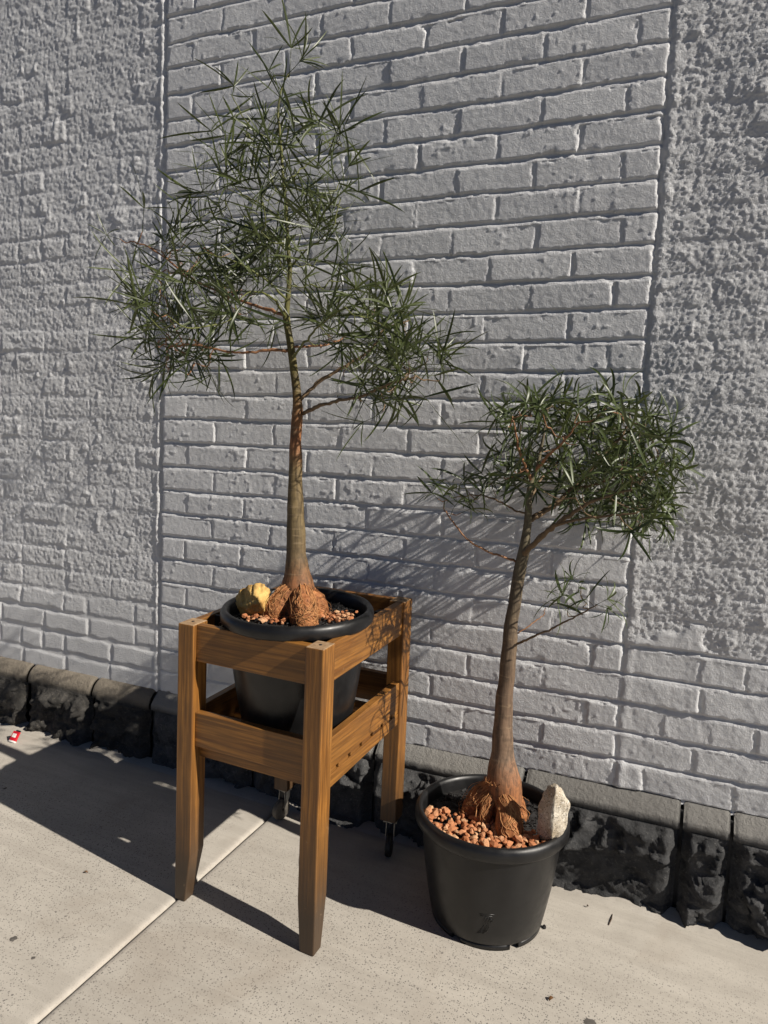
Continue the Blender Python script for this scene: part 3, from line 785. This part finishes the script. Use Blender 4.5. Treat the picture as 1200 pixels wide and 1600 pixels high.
# ------------------------------------------------------------------ trees
def leaf_mesh(seed, nl, lo, hi, wd, c0, c1, curl, pet):
    rg = random.Random(seed); mb = MB(); ph = rg.uniform(0, 6.28)
    mb.tube([(0, 0, -pet), (.002, .001, -pet*.5), (0, 0, 0)], [.0009, .0007, .0008], 4, False)
    for i in range(nl):
        az = ph + 2*math.pi*i/nl + rg.gauss(0, .28); th = math.radians(rg.uniform(c0, c1)); L_ = rg.uniform(lo, hi)
        rad = Vector((math.cos(az), math.sin(az), 0)); W_ = wd*rg.uniform(.75, 1.2)
        side = Vector((-math.sin(az), math.cos(az), 0)); cu = curl*rg.uniform(.2, 1.6); sw = rg.gauss(0, .20)
        p_ = Vector((0, 0, 0)); ns = 7; V = []; tw = rg.gauss(0, .5)
        for s in range(ns+1):
            f = s/ns; a = th + cu*f*f
            d = rad*math.sin(a) + Vector((0, 0, 1))*math.cos(a) + side*sw*f
            if s: p_ = p_ + d.normalized()*L_/ns
            nrm = (rad*math.cos(a) - Vector((0, 0, 1))*math.sin(a))
            hwid = W_*.5*(math.sin(math.pi*min(1, f*.86+.10))**.7)*(1 if s < ns else .05)
            sd = side*math.cos(tw) + nrm*math.sin(tw); up_ = nrm*math.cos(tw) - side*math.sin(tw)
            V += [p_ + sd*hwid - up_*hwid*.30, p_.copy(), p_ - sd*hwid - up_*hwid*.30]
        mb.add(V, [(3*s+j, 3*s+j+1, 3*s+j+4, 3*s+j+3) for s in range(ns) for j in (0, 1)])
    return mb.mesh('leaf')
def smooth_path(pts, n):
    """Catmull-Rom through points"""
    P = [pts[0]*2-pts[1]] + list(pts) + [pts[-1]*2-pts[-2]]; out = []
    for i in range(1, len(P)-2):
        for s in range(n):
            t = s/n; a, b, c, d = P[i-1], P[i], P[i+1], P[i+2]
            out.append(.5*((2*b) + (c-a)*t + (2*a-5*b+4*c-d)*t*t + (3*b-a-3*c+d)*t**3))
    out.append(P[-2]); return out
def catrad(r, n):
    o = []
    for i in range(len(r)-1):
        for s in range(n): o.append(r[i] + (r[i+1]-r[i])*s/n)
    return o + [r[-1]]

def build_tree(name, label, base, depth, trunk_px, branches_px, leaves_px, clouds, variants, leafmat, barkmat, twigmats, sigma, ylim, seed, roots, pet, upbias, fork_y=0, lscale=1.0):
    rg = random.Random(seed)
    root = empty(name, base); tag(root, label, 'tree')
    Ls = lambda p_: p_ - base
    ppm = lambda y: FPX/((at_y(600, 800, y)-CAM).dot(_fw))
    # trunk
    tp = [at_y(x, y, depth + dy) for x, y, wpx, dy in trunk_px]
    tr = [wpx/2/(FPX/((p_-CAM).dot(_fw))) for p_, (x, y, wpx, dy) in zip(tp, trunk_px)]
    path = smooth_path(tp, 8); rad = catrad(tr, 8)
    path = [p_ + Vector((.0012*float(vn(p_.z, 1, .05, seed)), .0012*float(vn(p_.z, 2, .05, seed)), 0)) for p_ in path]
    rad = [r*(1+.05*float(vn(p_.z, 5, .035, seed+2))) for r, p_ in zip(rad, path)]
    mb = MB(); mb.tube([Ls(p_) for p_ in path], rad, 20); trunk = mb.build('trunk', barkmat, root)
    nodes = [(p_, -1) for p_ in path if p_.z > base.z + fork_y]
    # main limbs
    bobs = []
    for bi, (pts, r0, r1, mk) in enumerate(branches_px):
        P = [at_y(x, y, depth + dy) for x, y, dy in pts]; pa = smooth_path(P, 6)
        pa = [p_ + Vector((rg.gauss(0, .0012), rg.gauss(0, .0012), rg.gauss(0, .0012))) for p_ in pa]; pa[0] = P[0]
        n_ = len(pa); ra = [r0 + (r1-r0)*i/(n_-1) for i in range(n_)]
        ra = [r*(1+.14*rg.uniform(-1, 1)) for r in ra]
        mb = MB(); mb.tube([Ls(p_) for p_ in pa], ra, 8); bobs.append((mb, mk))
        nodes += [(p_, bi) for p_ in pa[2:]]
    # leaf targets
    T_ = []
    for x, y, dy in leaves_px: T_.append(at_y(x, y, min(depth+dy, ylim)))
    for cl_ in clouds:
        cx_, cy_, rx, ry, n_, sg = cl_[:6]; sh = cl_[6] if len(cl_) > 6 else 0; k_ = 0
        while k_ < n_:
            u, v = rg.uniform(-1, 1), rg.uniform(-1, 1)
            if u*u+v*v > 1: continue
            dy = sh + rg.gauss(0, sg if sg else sigma)*math.sqrt(max(.1, 1-.6*(u*u+v*v)))
            y_ = depth + dy
            if y_ > ylim: y_ = ylim - rg.uniform(0, .05)
            T_.append(at_y(cx_+u*rx, cy_+v*ry, y_)); k_ += 1
    tw = {}
    T_.sort(key=lambda t: min((t-p_).length for p_, _ in nodes))
    lv = []
    for t in T_:
        bp, bi = min(nodes, key=lambda n_: (t-n_[0]).length + .35*max(0, n_[0].z - t.z))
        v = t - bp; L_ = v.length
        dirn = (v.normalized() + Vector((rg.gauss(0, .25), rg.gauss(0, .25), rg.gauss(0, .2) + upbias))).normalized()
        sc = rg.uniform(.78, 1.15)*lscale
        if L_ > pet*1.25:
            e = t - dirn*pet*sc; m_ = bp + (e-bp)*.5 + Vector((rg.gauss(0, .006), rg.gauss(0, .006), -.10*L_ + rg.gauss(0, .004)))
            pth = smooth_path([bp, m_, e], 5); r0 = min(.0026, .0012 + .006*L_)
            if bi == -1: bi = 1000 + len(tw)
            tw.setdefault(bi, MB()).tube([Ls(p_) for p_ in pth], [r0 + (.0010-r0)*i/(len(pth)-1) for i in range(len(pth))], 5, False)
            nodes += [(p_, bi) for p_ in pth[3:]]
        else:
            dirn = (v.normalized() + Vector((0, 0, upbias*.5))).normalized(); t = bp + dirn*pet*sc
        lv.append((t, dirn, sc, bi))
    objs = {}
    for bi, (mb, mk) in enumerate(bobs):
        if bi in tw: mb.add(tw[bi].v, tw[bi].f)
        objs[bi] = mb.build('branch', twigmats[mk], root)
    objs[-1] = trunk
    for bi in tw:
        if bi >= 1000: objs[bi] = tw[bi].build('twig', twigmats[-1], root)
    for t, d, sc, bi in lv:
        o = bpy.data.objects.new('leaf', rg.choice(variants)); C.objects.link(o); o.parent = objs[bi]
        o.location = Ls(t); o.rotation_mode = 'QUATERNION'
        o.rotation_quaternion = d.to_track_quat('Z', 'X') @ Quaternion((0, 0, 1), rg.uniform(0, 6.28)); o.scale = (sc, sc, sc)
    # swollen root: lobes fused by a remesh
    mb = MB()
    for pts, rr in roots['lobes']:
        pa = smooth_path([Vector(p_) for p_ in pts], 5); mb.tube(pa, catrad(rr, 5), 14)
    ro = mb.build('swollen_root', M['root'], root)
    m_ = ro.modifiers.new('fuse', 'REMESH'); m_.mode = 'VOXEL'; m_.voxel_size = .0042; m_.use_smooth_shade = True
    m_ = ro.modifiers.new('smooth', 'SMOOTH'); m_.factor = .6; m_.iterations = 5
    tx = bpy.data.textures.new('root_lumps', 'CLOUDS'); tx.noise_scale = .022; tx.noise_depth = 3
    m_ = ro.modifiers.new('lumps', 'DISPLACE'); m_.texture = tx; m_.strength = .010; m_.texture_coords = 'LOCAL'; m_.mid_level = .5
    # hairy surface roots, laid on the lobes
    from mathutils.bvhtree import BVHTree
    dg = bpy.context.evaluated_depsgraph_get(); bv = BVHTree.FromObject(ro, dg)
    for i in range(roots['n']):
        mb = MB(); a_ = rg.uniform(*roots['arc']); z0 = roots['z0']*rg.uniform(.45, 1.05); pts = []; free = rg.random() < .16
        drift = rg.gauss(0, .10); zz = z0; step = (z0+.006)/12
        for s in range(13):
            a_ += drift*.5 + rg.gauss(0, .07); zz = z0 - step*s + rg.gauss(0, .0015)
            c_ = Vector((roots['c'][0], roots['c'][1], zz)); dv = Vector((math.cos(a_), math.sin(a_), 0))
            hit = bv.ray_cast(c_ + dv*.3, -dv)
            rr = .3 - hit[3] if hit[0] is not None else roots['r0']
            off = .0006 + rg.uniform(0, .0012) + (.012*math.sin(math.pi*s/12) if free else 0)
            pts.append(c_ + dv*(rr + off))
        ok = [pts[0]]
        for q_ in pts[1:]:                   # bridge hollows instead of diving into them
            d_ = q_ - ok[-1]
            ok.append(q_ if d_.length < .022 else ok[-1] + d_*(.022/d_.length))
        th = rg.choice([.0004, .0005, .0006, .0008, .0011, .0017]); pa = smooth_path(ok, 2)
        mb.tube(pa, [th*(1-.5*i_/len(pa)) for i_ in range(len(pa))], 5, False)
        mb.build('root', M['rootlet'], root)
    return root

var1 = [leaf_mesh(300+i, 5+i % 4, .060, .130, .0048, 18, 84, .35, .05) for i in range(18)]
for me in var1: me.materials.append(M['leaf1']); me.polygons.foreach_set('use_smooth', [True]*len(me.polygons))
var2 = [leaf_mesh(500+i, 5+i % 3, .055, .108, .0064, 30, 95, .9, .035) for i in range(18)]
for me in var2: me.materials.append(M['leaf2']); me.polygons.foreach_set('use_smooth', [True]*len(me.polygons))

B1 = Vector((P1.x-.002, P1.y-.002, S1+.004)); D1 = B1.y
trunk1 = [(467, 975, 58, 0), (467, 948, 60, 0), (466, 925, 54, 0), (465, 900, 43, 0), (464, 880, 37, 0), (463, 862, 31, 0), (462, 810, 27, 0), (461.5, 762, 23, 0), (462, 695, 18.5, 0), (464.5, 644, 16.5, 0), (463.5, 620, 14.5, 0), (461, 594, 13.5, 0), (457, 560, 12.5, 0), (453, 530, 11.5, 0), (447.5, 494, 11, 0), (449.5, 470, 8, 0), (452, 430, 7, 0), (450, 380, 6, 0), (447, 330, 5.3, 0), (441, 260, 4.6, 0), (437, 200, 4, 0), (435, 176, 3.6, 0), (440, 140, 2.4, 0), (450, 115, 1.8, 0)]
br1 = [([(456, 549, 0), (425, 547, -.02), (385, 551, -.04), (350, 548, -.05), (300, 538, -.06), (262, 545, -.06)], .0046, .0018, 1),
       ([(447, 493, 0), (420, 484, .03), (385, 473, .05), (340, 455, .04), (300, 435, .02), (240, 390, -.02), (205, 376, -.04)], .0052, .0017, 1),
       ([(474, 646, 0), (500, 634, -.03), (530, 626, -.06), (565, 619, -.08), (592, 606, -.09), (620, 597, -.10), (650, 588, -.10)], .0054, .002, 0),
       ([(470, 624, 0), (500, 596, .03), (540, 571, .06), (575, 550, .08), (592, 530, .09), (600, 514, .10), (640, 500, .11)], .0058, .0018, 0),
       ([(459, 542, 0), (490, 541, .05), (520, 537, .10), (548, 520, .14)], .0036, .0014, 1),
       ([(449, 470, 0), (420, 440, -.05), (380, 415, -.10), (340, 400, -.14), (300, 395, -.16)], .0034, .0013, 2),
       ([(451, 420, 0), (475, 395, -.04), (500, 375, -.08), (525, 350, -.10)], .0030, .0012, 2),
       ([(447, 350, 0), (410, 320, .05), (375, 300, .08), (350, 265, .09)], .0028, .0012, 2),
       ([(442, 290, 0), (470, 265, .04), (500, 240, .07), (530, 220, .08)], .0024, .0011, 2),
       ([(439, 230, 0), (415, 215, -.04), (385, 190, -.07), (362, 150, -.08)], .0022, .0011, 2),
       ([(447, 497, 0), (430, 470, -.08), (400, 455, -.16), (370, 470, -.22)], .0036, .0013, 2),
       ([(457, 560, 0), (480, 530, -.08), (510, 500, -.15), (540, 480, -.19)], .0036, .0013, 2)]
lf1 = [(167, 367, -.04), (225, 325, -.03), (210, 383, -.02), (235, 442, -.05), (365, 140, -.05), (437, 168, -.02), (462, 105, .0), (478, 90, .02), (330, 205, -.03), (385, 222, .02), (352, 255, .05), (492, 207, .03), (532, 215, .04), (492, 305, -.05), (520, 340, -.08), (377, 345, .06), (410, 300, .04), (265, 495, -.05), (245, 540, -.04), (260, 562, -.06), (300, 560, -.02),
       (632, 484, .03), (577, 483, .05), (659, 531, .02), (687, 567, -.03), (680, 592, -.05), (600, 560, .05), (651, 608, -.08), (568, 659, -.10), (420, 110, .02), (395, 150, .03), (300, 330, -.06), (275, 360, .0), (545, 260, -.02), (560, 300, .02), (455, 75, .01), (205, 425, -.06), (222, 470, -.08), (228, 530, -.05), (240, 585, -.06), (330, 585, -.05), (300, 300, -.02)]
cl1 = [(440, 215, 95, 55, 20, .10), (430, 305, 115, 55, 34, .13), (345, 395, 105, 50, 46, .15), (295, 485, 90, 58, 44, .15), (290, 555, 60, 22, 14, .10), (475, 395, 70, 55, 24, .14), (400, 470, 50, 60, 14, .16), (560, 495, 70, 50, 32, .14), (610, 550, 85, 45, 34, .12), (585, 605, 75, 25, 16, .10)]
roots1 = {'lobes': [([(0, 0, .105), (0, 0, .05), (0, -.005, -.02)], [.030, .044, .056]),
                    ([(-.014, -.014, .080), (-.032, -.032, .052), (-.044, -.046, .018), (-.048, -.050, -.02)], [.026, .032, .036, .034]),
                    ([(.014, -.016, .078), (.030, -.038, .050), (.044, -.054, .020), (.048, -.058, -.02)], [.026, .032, .037, .034]),
                    ([(.010, .012, .07), (.034, .03, .03), (.042, .036, -.02)], [.026, .034, .034]),
                    ([(-.01, .014, .07), (-.034, .03, .03), (-.042, .036, -.02)], [.026, .034, .034])],
          'n': 110, 'arc': (math.pi*.9, math.pi*2.1), 'r0': .036, 'z0': .100, 'r1': .098, 'c': (0, -.006)}
build_tree('bottle_tree', 'tall sparse bottle tree with needle thin leaves growing in the stand pot', B1, D1, trunk1, br1, lf1, cl1, var1, M['leaf1'], M['bark1'],
           {0: M['twig'], 1: M['twig_red'], 2: M['twig_green'], -1: M['twig_green']}, .14, -.045, 21, roots1, .05, .25, fork_y=.45, lscale=1.1)

B2 = Vector((P2.x+.012, P2.y+.012, S2+.006)); D2 = B2.y
trunk2 = [(788, 1275, 50, 0), (788, 1248, 54, 0), (787, 1222, 54, 0), (786, 1203, 46, 0), (785, 1185, 37, 0), (785, 1160, 32, 0), (786, 1130, 28.5, 0), (788, 1095, 26, 0), (793, 1040, 24, 0), (799, 975, 21.5, 0), (806, 930, 20, 0), (812, 895, 19, 0), (818, 862, 18, 0), (822, 835, 14, 0), (825, 810, 12.5, 0), (826, 780, 9.5, 0), (830, 750, 8, 0), (838, 735, 6.5, 0), (846, 700, 5, 0), (852, 665, 3.6, 0), (856, 640, 2.4, 0)]
br2 = [([(816, 870, 0), (832, 852, -.03), (852, 832, -.06), (880, 812, -.09), (905, 795, -.11), (938, 778, -.13), (985, 765, -.15)], .0088, .0028, 0),
       ([(825, 814, 0), (848, 800, .03), (872, 785, .05), (895, 762, .07), (920, 740, .09), (948, 705, .10), (972, 680, .11), (985, 655, .11)], .0085, .0022, 0),
       ([(806, 878, 0), (780, 868, -.03), (750, 856, -.06), (725, 838, -.08), (705, 812, -.09), (693, 795, -.09)], .0032, .0016, 1),
       ([(822, 803, 0), (800, 795, .03), (775, 781, .05), (740, 773, .06), (705, 778, .06)], .0030, .0013, 0),
       ([(808, 1006, 0), (830, 996, -.03), (852, 986, -.06), (880, 973, -.08), (908, 958, -.09), (932, 946, -.10)], .0034, .0015, 0),
       ([(809, 990, 0), (830, 975, .02), (848, 962, .04), (852, 948, .05)], .0020, .0010, 1),
       ([(830, 752, 0), (815, 715, -.04), (806, 680, -.07), (800, 650, -.08)], .0042, .0016, 1),
       ([(836, 738, 0), (856, 712, -.06), (880, 690, -.11), (905, 660, -.14)], .0048, .0016, 1),
       ([(865, 822, -.07), (900, 812, -.14), (950, 806, -.19), (1000, 800, -.21)], .0042, .0016, 0),
       ([(895, 765, .07), (935, 755, .02), (980, 735, -.03), (1020, 715, -.05)], .0042, .0015, 0),
       ([(826, 785, 0), (845, 750, .06), (870, 725, .12), (890, 690, .15)], .0042, .0015, 0)]
lf2 = [(693, 775, -.09), (675, 770, -.08), (705, 765, -.07), (715, 785, -.09), (725, 750, .05), (745, 760, .06), (770, 750, .05), (735, 795, -.06),
       (925, 945, -.10), (905, 925, -.09), (880, 930, -.07), (945, 950, -.11), (895, 905, -.08), (865, 945, .05), (955, 935, -.10),
       (1050, 700, -.05), (1060, 735, -.06), (1045, 780, -.08), (1020, 810, -.15), (985, 830, -.18), (780, 660, -.06), (795, 640, -.08), (830, 625, -.05), (880, 620, .02), (930, 625, .08), (975, 620, .10), (1020, 650, .09), (1050, 665, .06), (1000, 625, .1)]
cl2 = [(870, 655, 75, 38, 26, .15), (950, 665, 75, 45, 34, .17), (1000, 710, 65, 45, 32, .17), (900, 720, 95, 45, 36, .18), (970, 775, 85, 40, 38, .17), (850, 745, 70, 35, 18, .15), (800, 720, 30, 40, 8, .12), (822, 652, 48, 36, 15, .13), (770, 755, 45, 22, 8, .10), (1000, 800, 50, 28, 16, .14), (935, 800, 50, 20, 10, .14)]
cl2 = [c_[:4] + (int(c_[4]*.86), c_[5], .06) for c_ in cl2]
roots2 = {'lobes': [([(0, 0, .110), (0, 0, .05), (0, -.002, -.02)], [.026, .034, .036]),
                    ([(-.018, -.006, .092), (-.046, -.014, .064), (-.066, -.020, .028), (-.080, -.024, -.015)], [.020, .025, .025, .020]),
                    ([(.014, -.018, .090), (.036, -.044, .062), (.046, -.066, .030), (.048, -.076, -.002), (.046, -.080, -.03)], [.020, .028, .036, .036, .030]),
                    ([(.016, .014, .08), (.042, .03, .04), (.054, .036, -.02)], [.020, .028, .026]),
                    ([(-.012, -.024, .078), (-.018, -.050, .036), (-.020, -.060, -.01)], [.016, .018, .015]),
                    ([(-.012, .018, .08), (-.036, .04, .03), (-.044, .046, -.02)], [.02, .026, .026])],
          'n': 110, 'arc': (math.pi*.9, math.pi*2.1), 'r0': .036, 'z0': .126, 'r1': .118, 'c': (0, -.014)}
build_tree('bottle_tree', 'shorter bushy bottle tree with drooping leaves growing in the ground pot', B2, D2, trunk2, br2, lf2, cl2, var2, M['leaf2'], M['bark2'],
           {0: M['twig'], 1: M['twig_red'], -1: M['twig']}, .12, -.014, 22, roots2, .03, .15, fork_y=.55)

# ------------------------------------------------------------------ litter on the pavement
q = at_g(19, 1160); pk = empty('crushed_packet', (q.x, q.y, gz(q.x)))
pk.rotation_euler = (math.radians(-38), math.radians(3), math.radians(4))
tag(pk, 'small crushed red packet with a white panel lying near the plinth', 'litter')
def crumple(o, amp, sc, sd):
    for v in o.data.vertices:
        v.co.x += amp*float(vn(v.co.x+.3, v.co.z, sc, sd)); v.co.y += amp*float(vn(v.co.x, v.co.z+.7, sc, sd+1))
def card(name, x0, x1, z0, z1, y, t, mat, nx=6, nz=8):
    mb = MB(); V = []
    for yy in (y-t, y):
        for j in range(nz+1):
            for i in range(nx+1): V.append((x0+(x1-x0)*i/nx, yy, z0+(z1-z0)*j/nz))
    n = nx+1; h = n*(nz+1); F = []
    for j in range(nz):
        for i in range(nx):
            a = j*n+i; F += [(a, a+1, a+n+1, a+n), (h+a, h+a+n, h+a+n+1, h+a+1)]
    for i in range(nx): F += [(i, h+i, h+i+1, i+1), (nz*n+i, nz*n+i+1, h+nz*n+i+1, h+nz*n+i)]
    for j in range(nz): F += [(j*n, (j+1)*n, h+(j+1)*n, h+j*n), (j*n+nx, h+j*n+nx, h+(j+1)*n+nx, (j+1)*n+nx)]
    mb.add(V, F); o = mb.build(name, mat, pk, False); crumple(o, .0022, .018, 3); return o
card('carton', -.0135, .0135, .006, .042, .004, .010, M['red'])
card('base_strip', -.0132, .0132, .0, .006, .0035, .0095, M['white'], 6, 2)
card('panel', -.009, .009, .018, .033, -.0063, .0006, M['white'], 4, 4)
card('flap', -.007, .011, .042, .048, .003, .006, M['dark_metal'], 4, 2)
def flat_blob(name, px, py, rx, ry, hgt, mat, seed, label, cat, grp=None):
    q = at_g(px, py); rg_ = random.Random(seed); mb = MB(); n = 20; V = [(0, 0, hgt)]
    rr = [1+rg_.uniform(-.16, .16) for _ in range(n)]
    for s_, z in ((.7, hgt*.8), (1, .0004)):
        for i in range(n): t = 2*math.pi*i/n; V.append((rx*s_*rr[i]*math.cos(t), ry*s_*rr[i]*math.sin(t), z))
    F = [(0, 1+i, 1+(i+1) % n) for i in range(n)] + [(1+i, 1+n+i, 1+n+(i+1) % n, 1+(i+1) % n) for i in range(n)]
    mb.add(V, F); o = mb.build(name, mat); o.location = (q.x, q.y, gz(q.x)+.0002); tag(o, label, cat, grp); return o
flat_blob('gum_spot', 21, 1467, .0085, .0095, .0012, M['gum'], 1, 'larger dark flattened gum spot on the slab left of the joint', 'gum spot')
flat_blob('gum_spot', 52, 1497, .005, .0048, .001, M['gum'], 2, 'tiny dark flattened gum spot beside the pavement joint', 'gum spot')
flat_blob('gum_spot', 922, 1598, .014, .012, .0012, M['gum'], 3, 'dark flattened gum spot in front of the pot on the pavement', 'gum spot')
flat_blob('gum_spot', 8, 1232, .006, .007, .001, M['gum'], 4, 'small dark gum spot in the stand shadow below the red packet', 'gum spot')
def stick(px, py, qx_, qy_, r, mat, name, label, cat):
    a = at_g(px, py); b = at_g(qx_, qy_); mb = MB(); m_ = (a+b)*.5; m_.z += .002; m_.x += .002
    base = Vector((a.x, a.y, gz(a.x)))
    mb.tube([Vector((0, 0, r)), m_-base+Vector((0, 0, r)), b-base+Vector((0, 0, r))], [r, r*1.1, r*.6], 6)
    o = mb.build(name, mat); o.location = base; tag(o, label, cat); return o
stick(951, 1446, 957, 1429, .0013, M['dry_twig'], 'twig', 'short dark twig lying on the pavement beside the ground pot', 'twig')
def dry_leaf(px, py, L_, W_, rot, mat, name, label, cat):
    q = at_g(px, py); mb = MB(); V = []; n = 6
    for i in range(n+1):
        f = i/n; wv = W_*.5*math.sin(math.pi*(.08+.84*f)); z = .0015 + .004*math.sin(f*3)
        V += [(L_*(f-.5), wv, z+.003), (L_*(f-.5), 0, z), (L_*(f-.5), -wv, z+.0025)]
    F = [(3*i+j, 3*i+j+1, 3*i+j+4, 3*i+j+3) for i in range(n) for j in (0, 1)]
    mb.add(V, F); o = mb.build(name, mat); o.location = (q.x, q.y, gz(q.x)); o.rotation_euler = (0, 0, rot)
    m_ = o.modifiers.new('thick', 'SOLIDIFY'); m_.thickness = .0005; tag(o, label, cat); return o
dry_leaf(861, 1563, .014, .008, 1.0, M['dry_leaf'], 'dry_leaf', 'curled brown dry leaf on the pavement in front of the ground pot', 'leaf')
dry_leaf(134, 1365, .011, .005, .3, M['dry_leaf'], 'dry_leaf', 'tiny brown dry leaf on the slab left of the timber stand', 'leaf')
dry_leaf(918, 1418, .006, .004, .9, M['dry_twig'], 'dry_leaf', 'tiny dark leaf scrap between the ground pot and the plinth', 'leaf')
def chip(px, py, s, seed, label):
    q = at_g(px, py); me = rock_mesh('mulch_chip', seed, 2, 8, .12); o = link('mulch_chip', me, M['mulch'], None, False)
    o.scale = (s, s*.6, s*.45); o.location = (q.x, q.y, gz(q.x)+s*.33); o.rotation_euler = (.2, .1, seed); tag(o, label, 'bark chip')
chip(850, 1450, .009, 5, 'black bark chip fallen beside the foot of the ground pot')
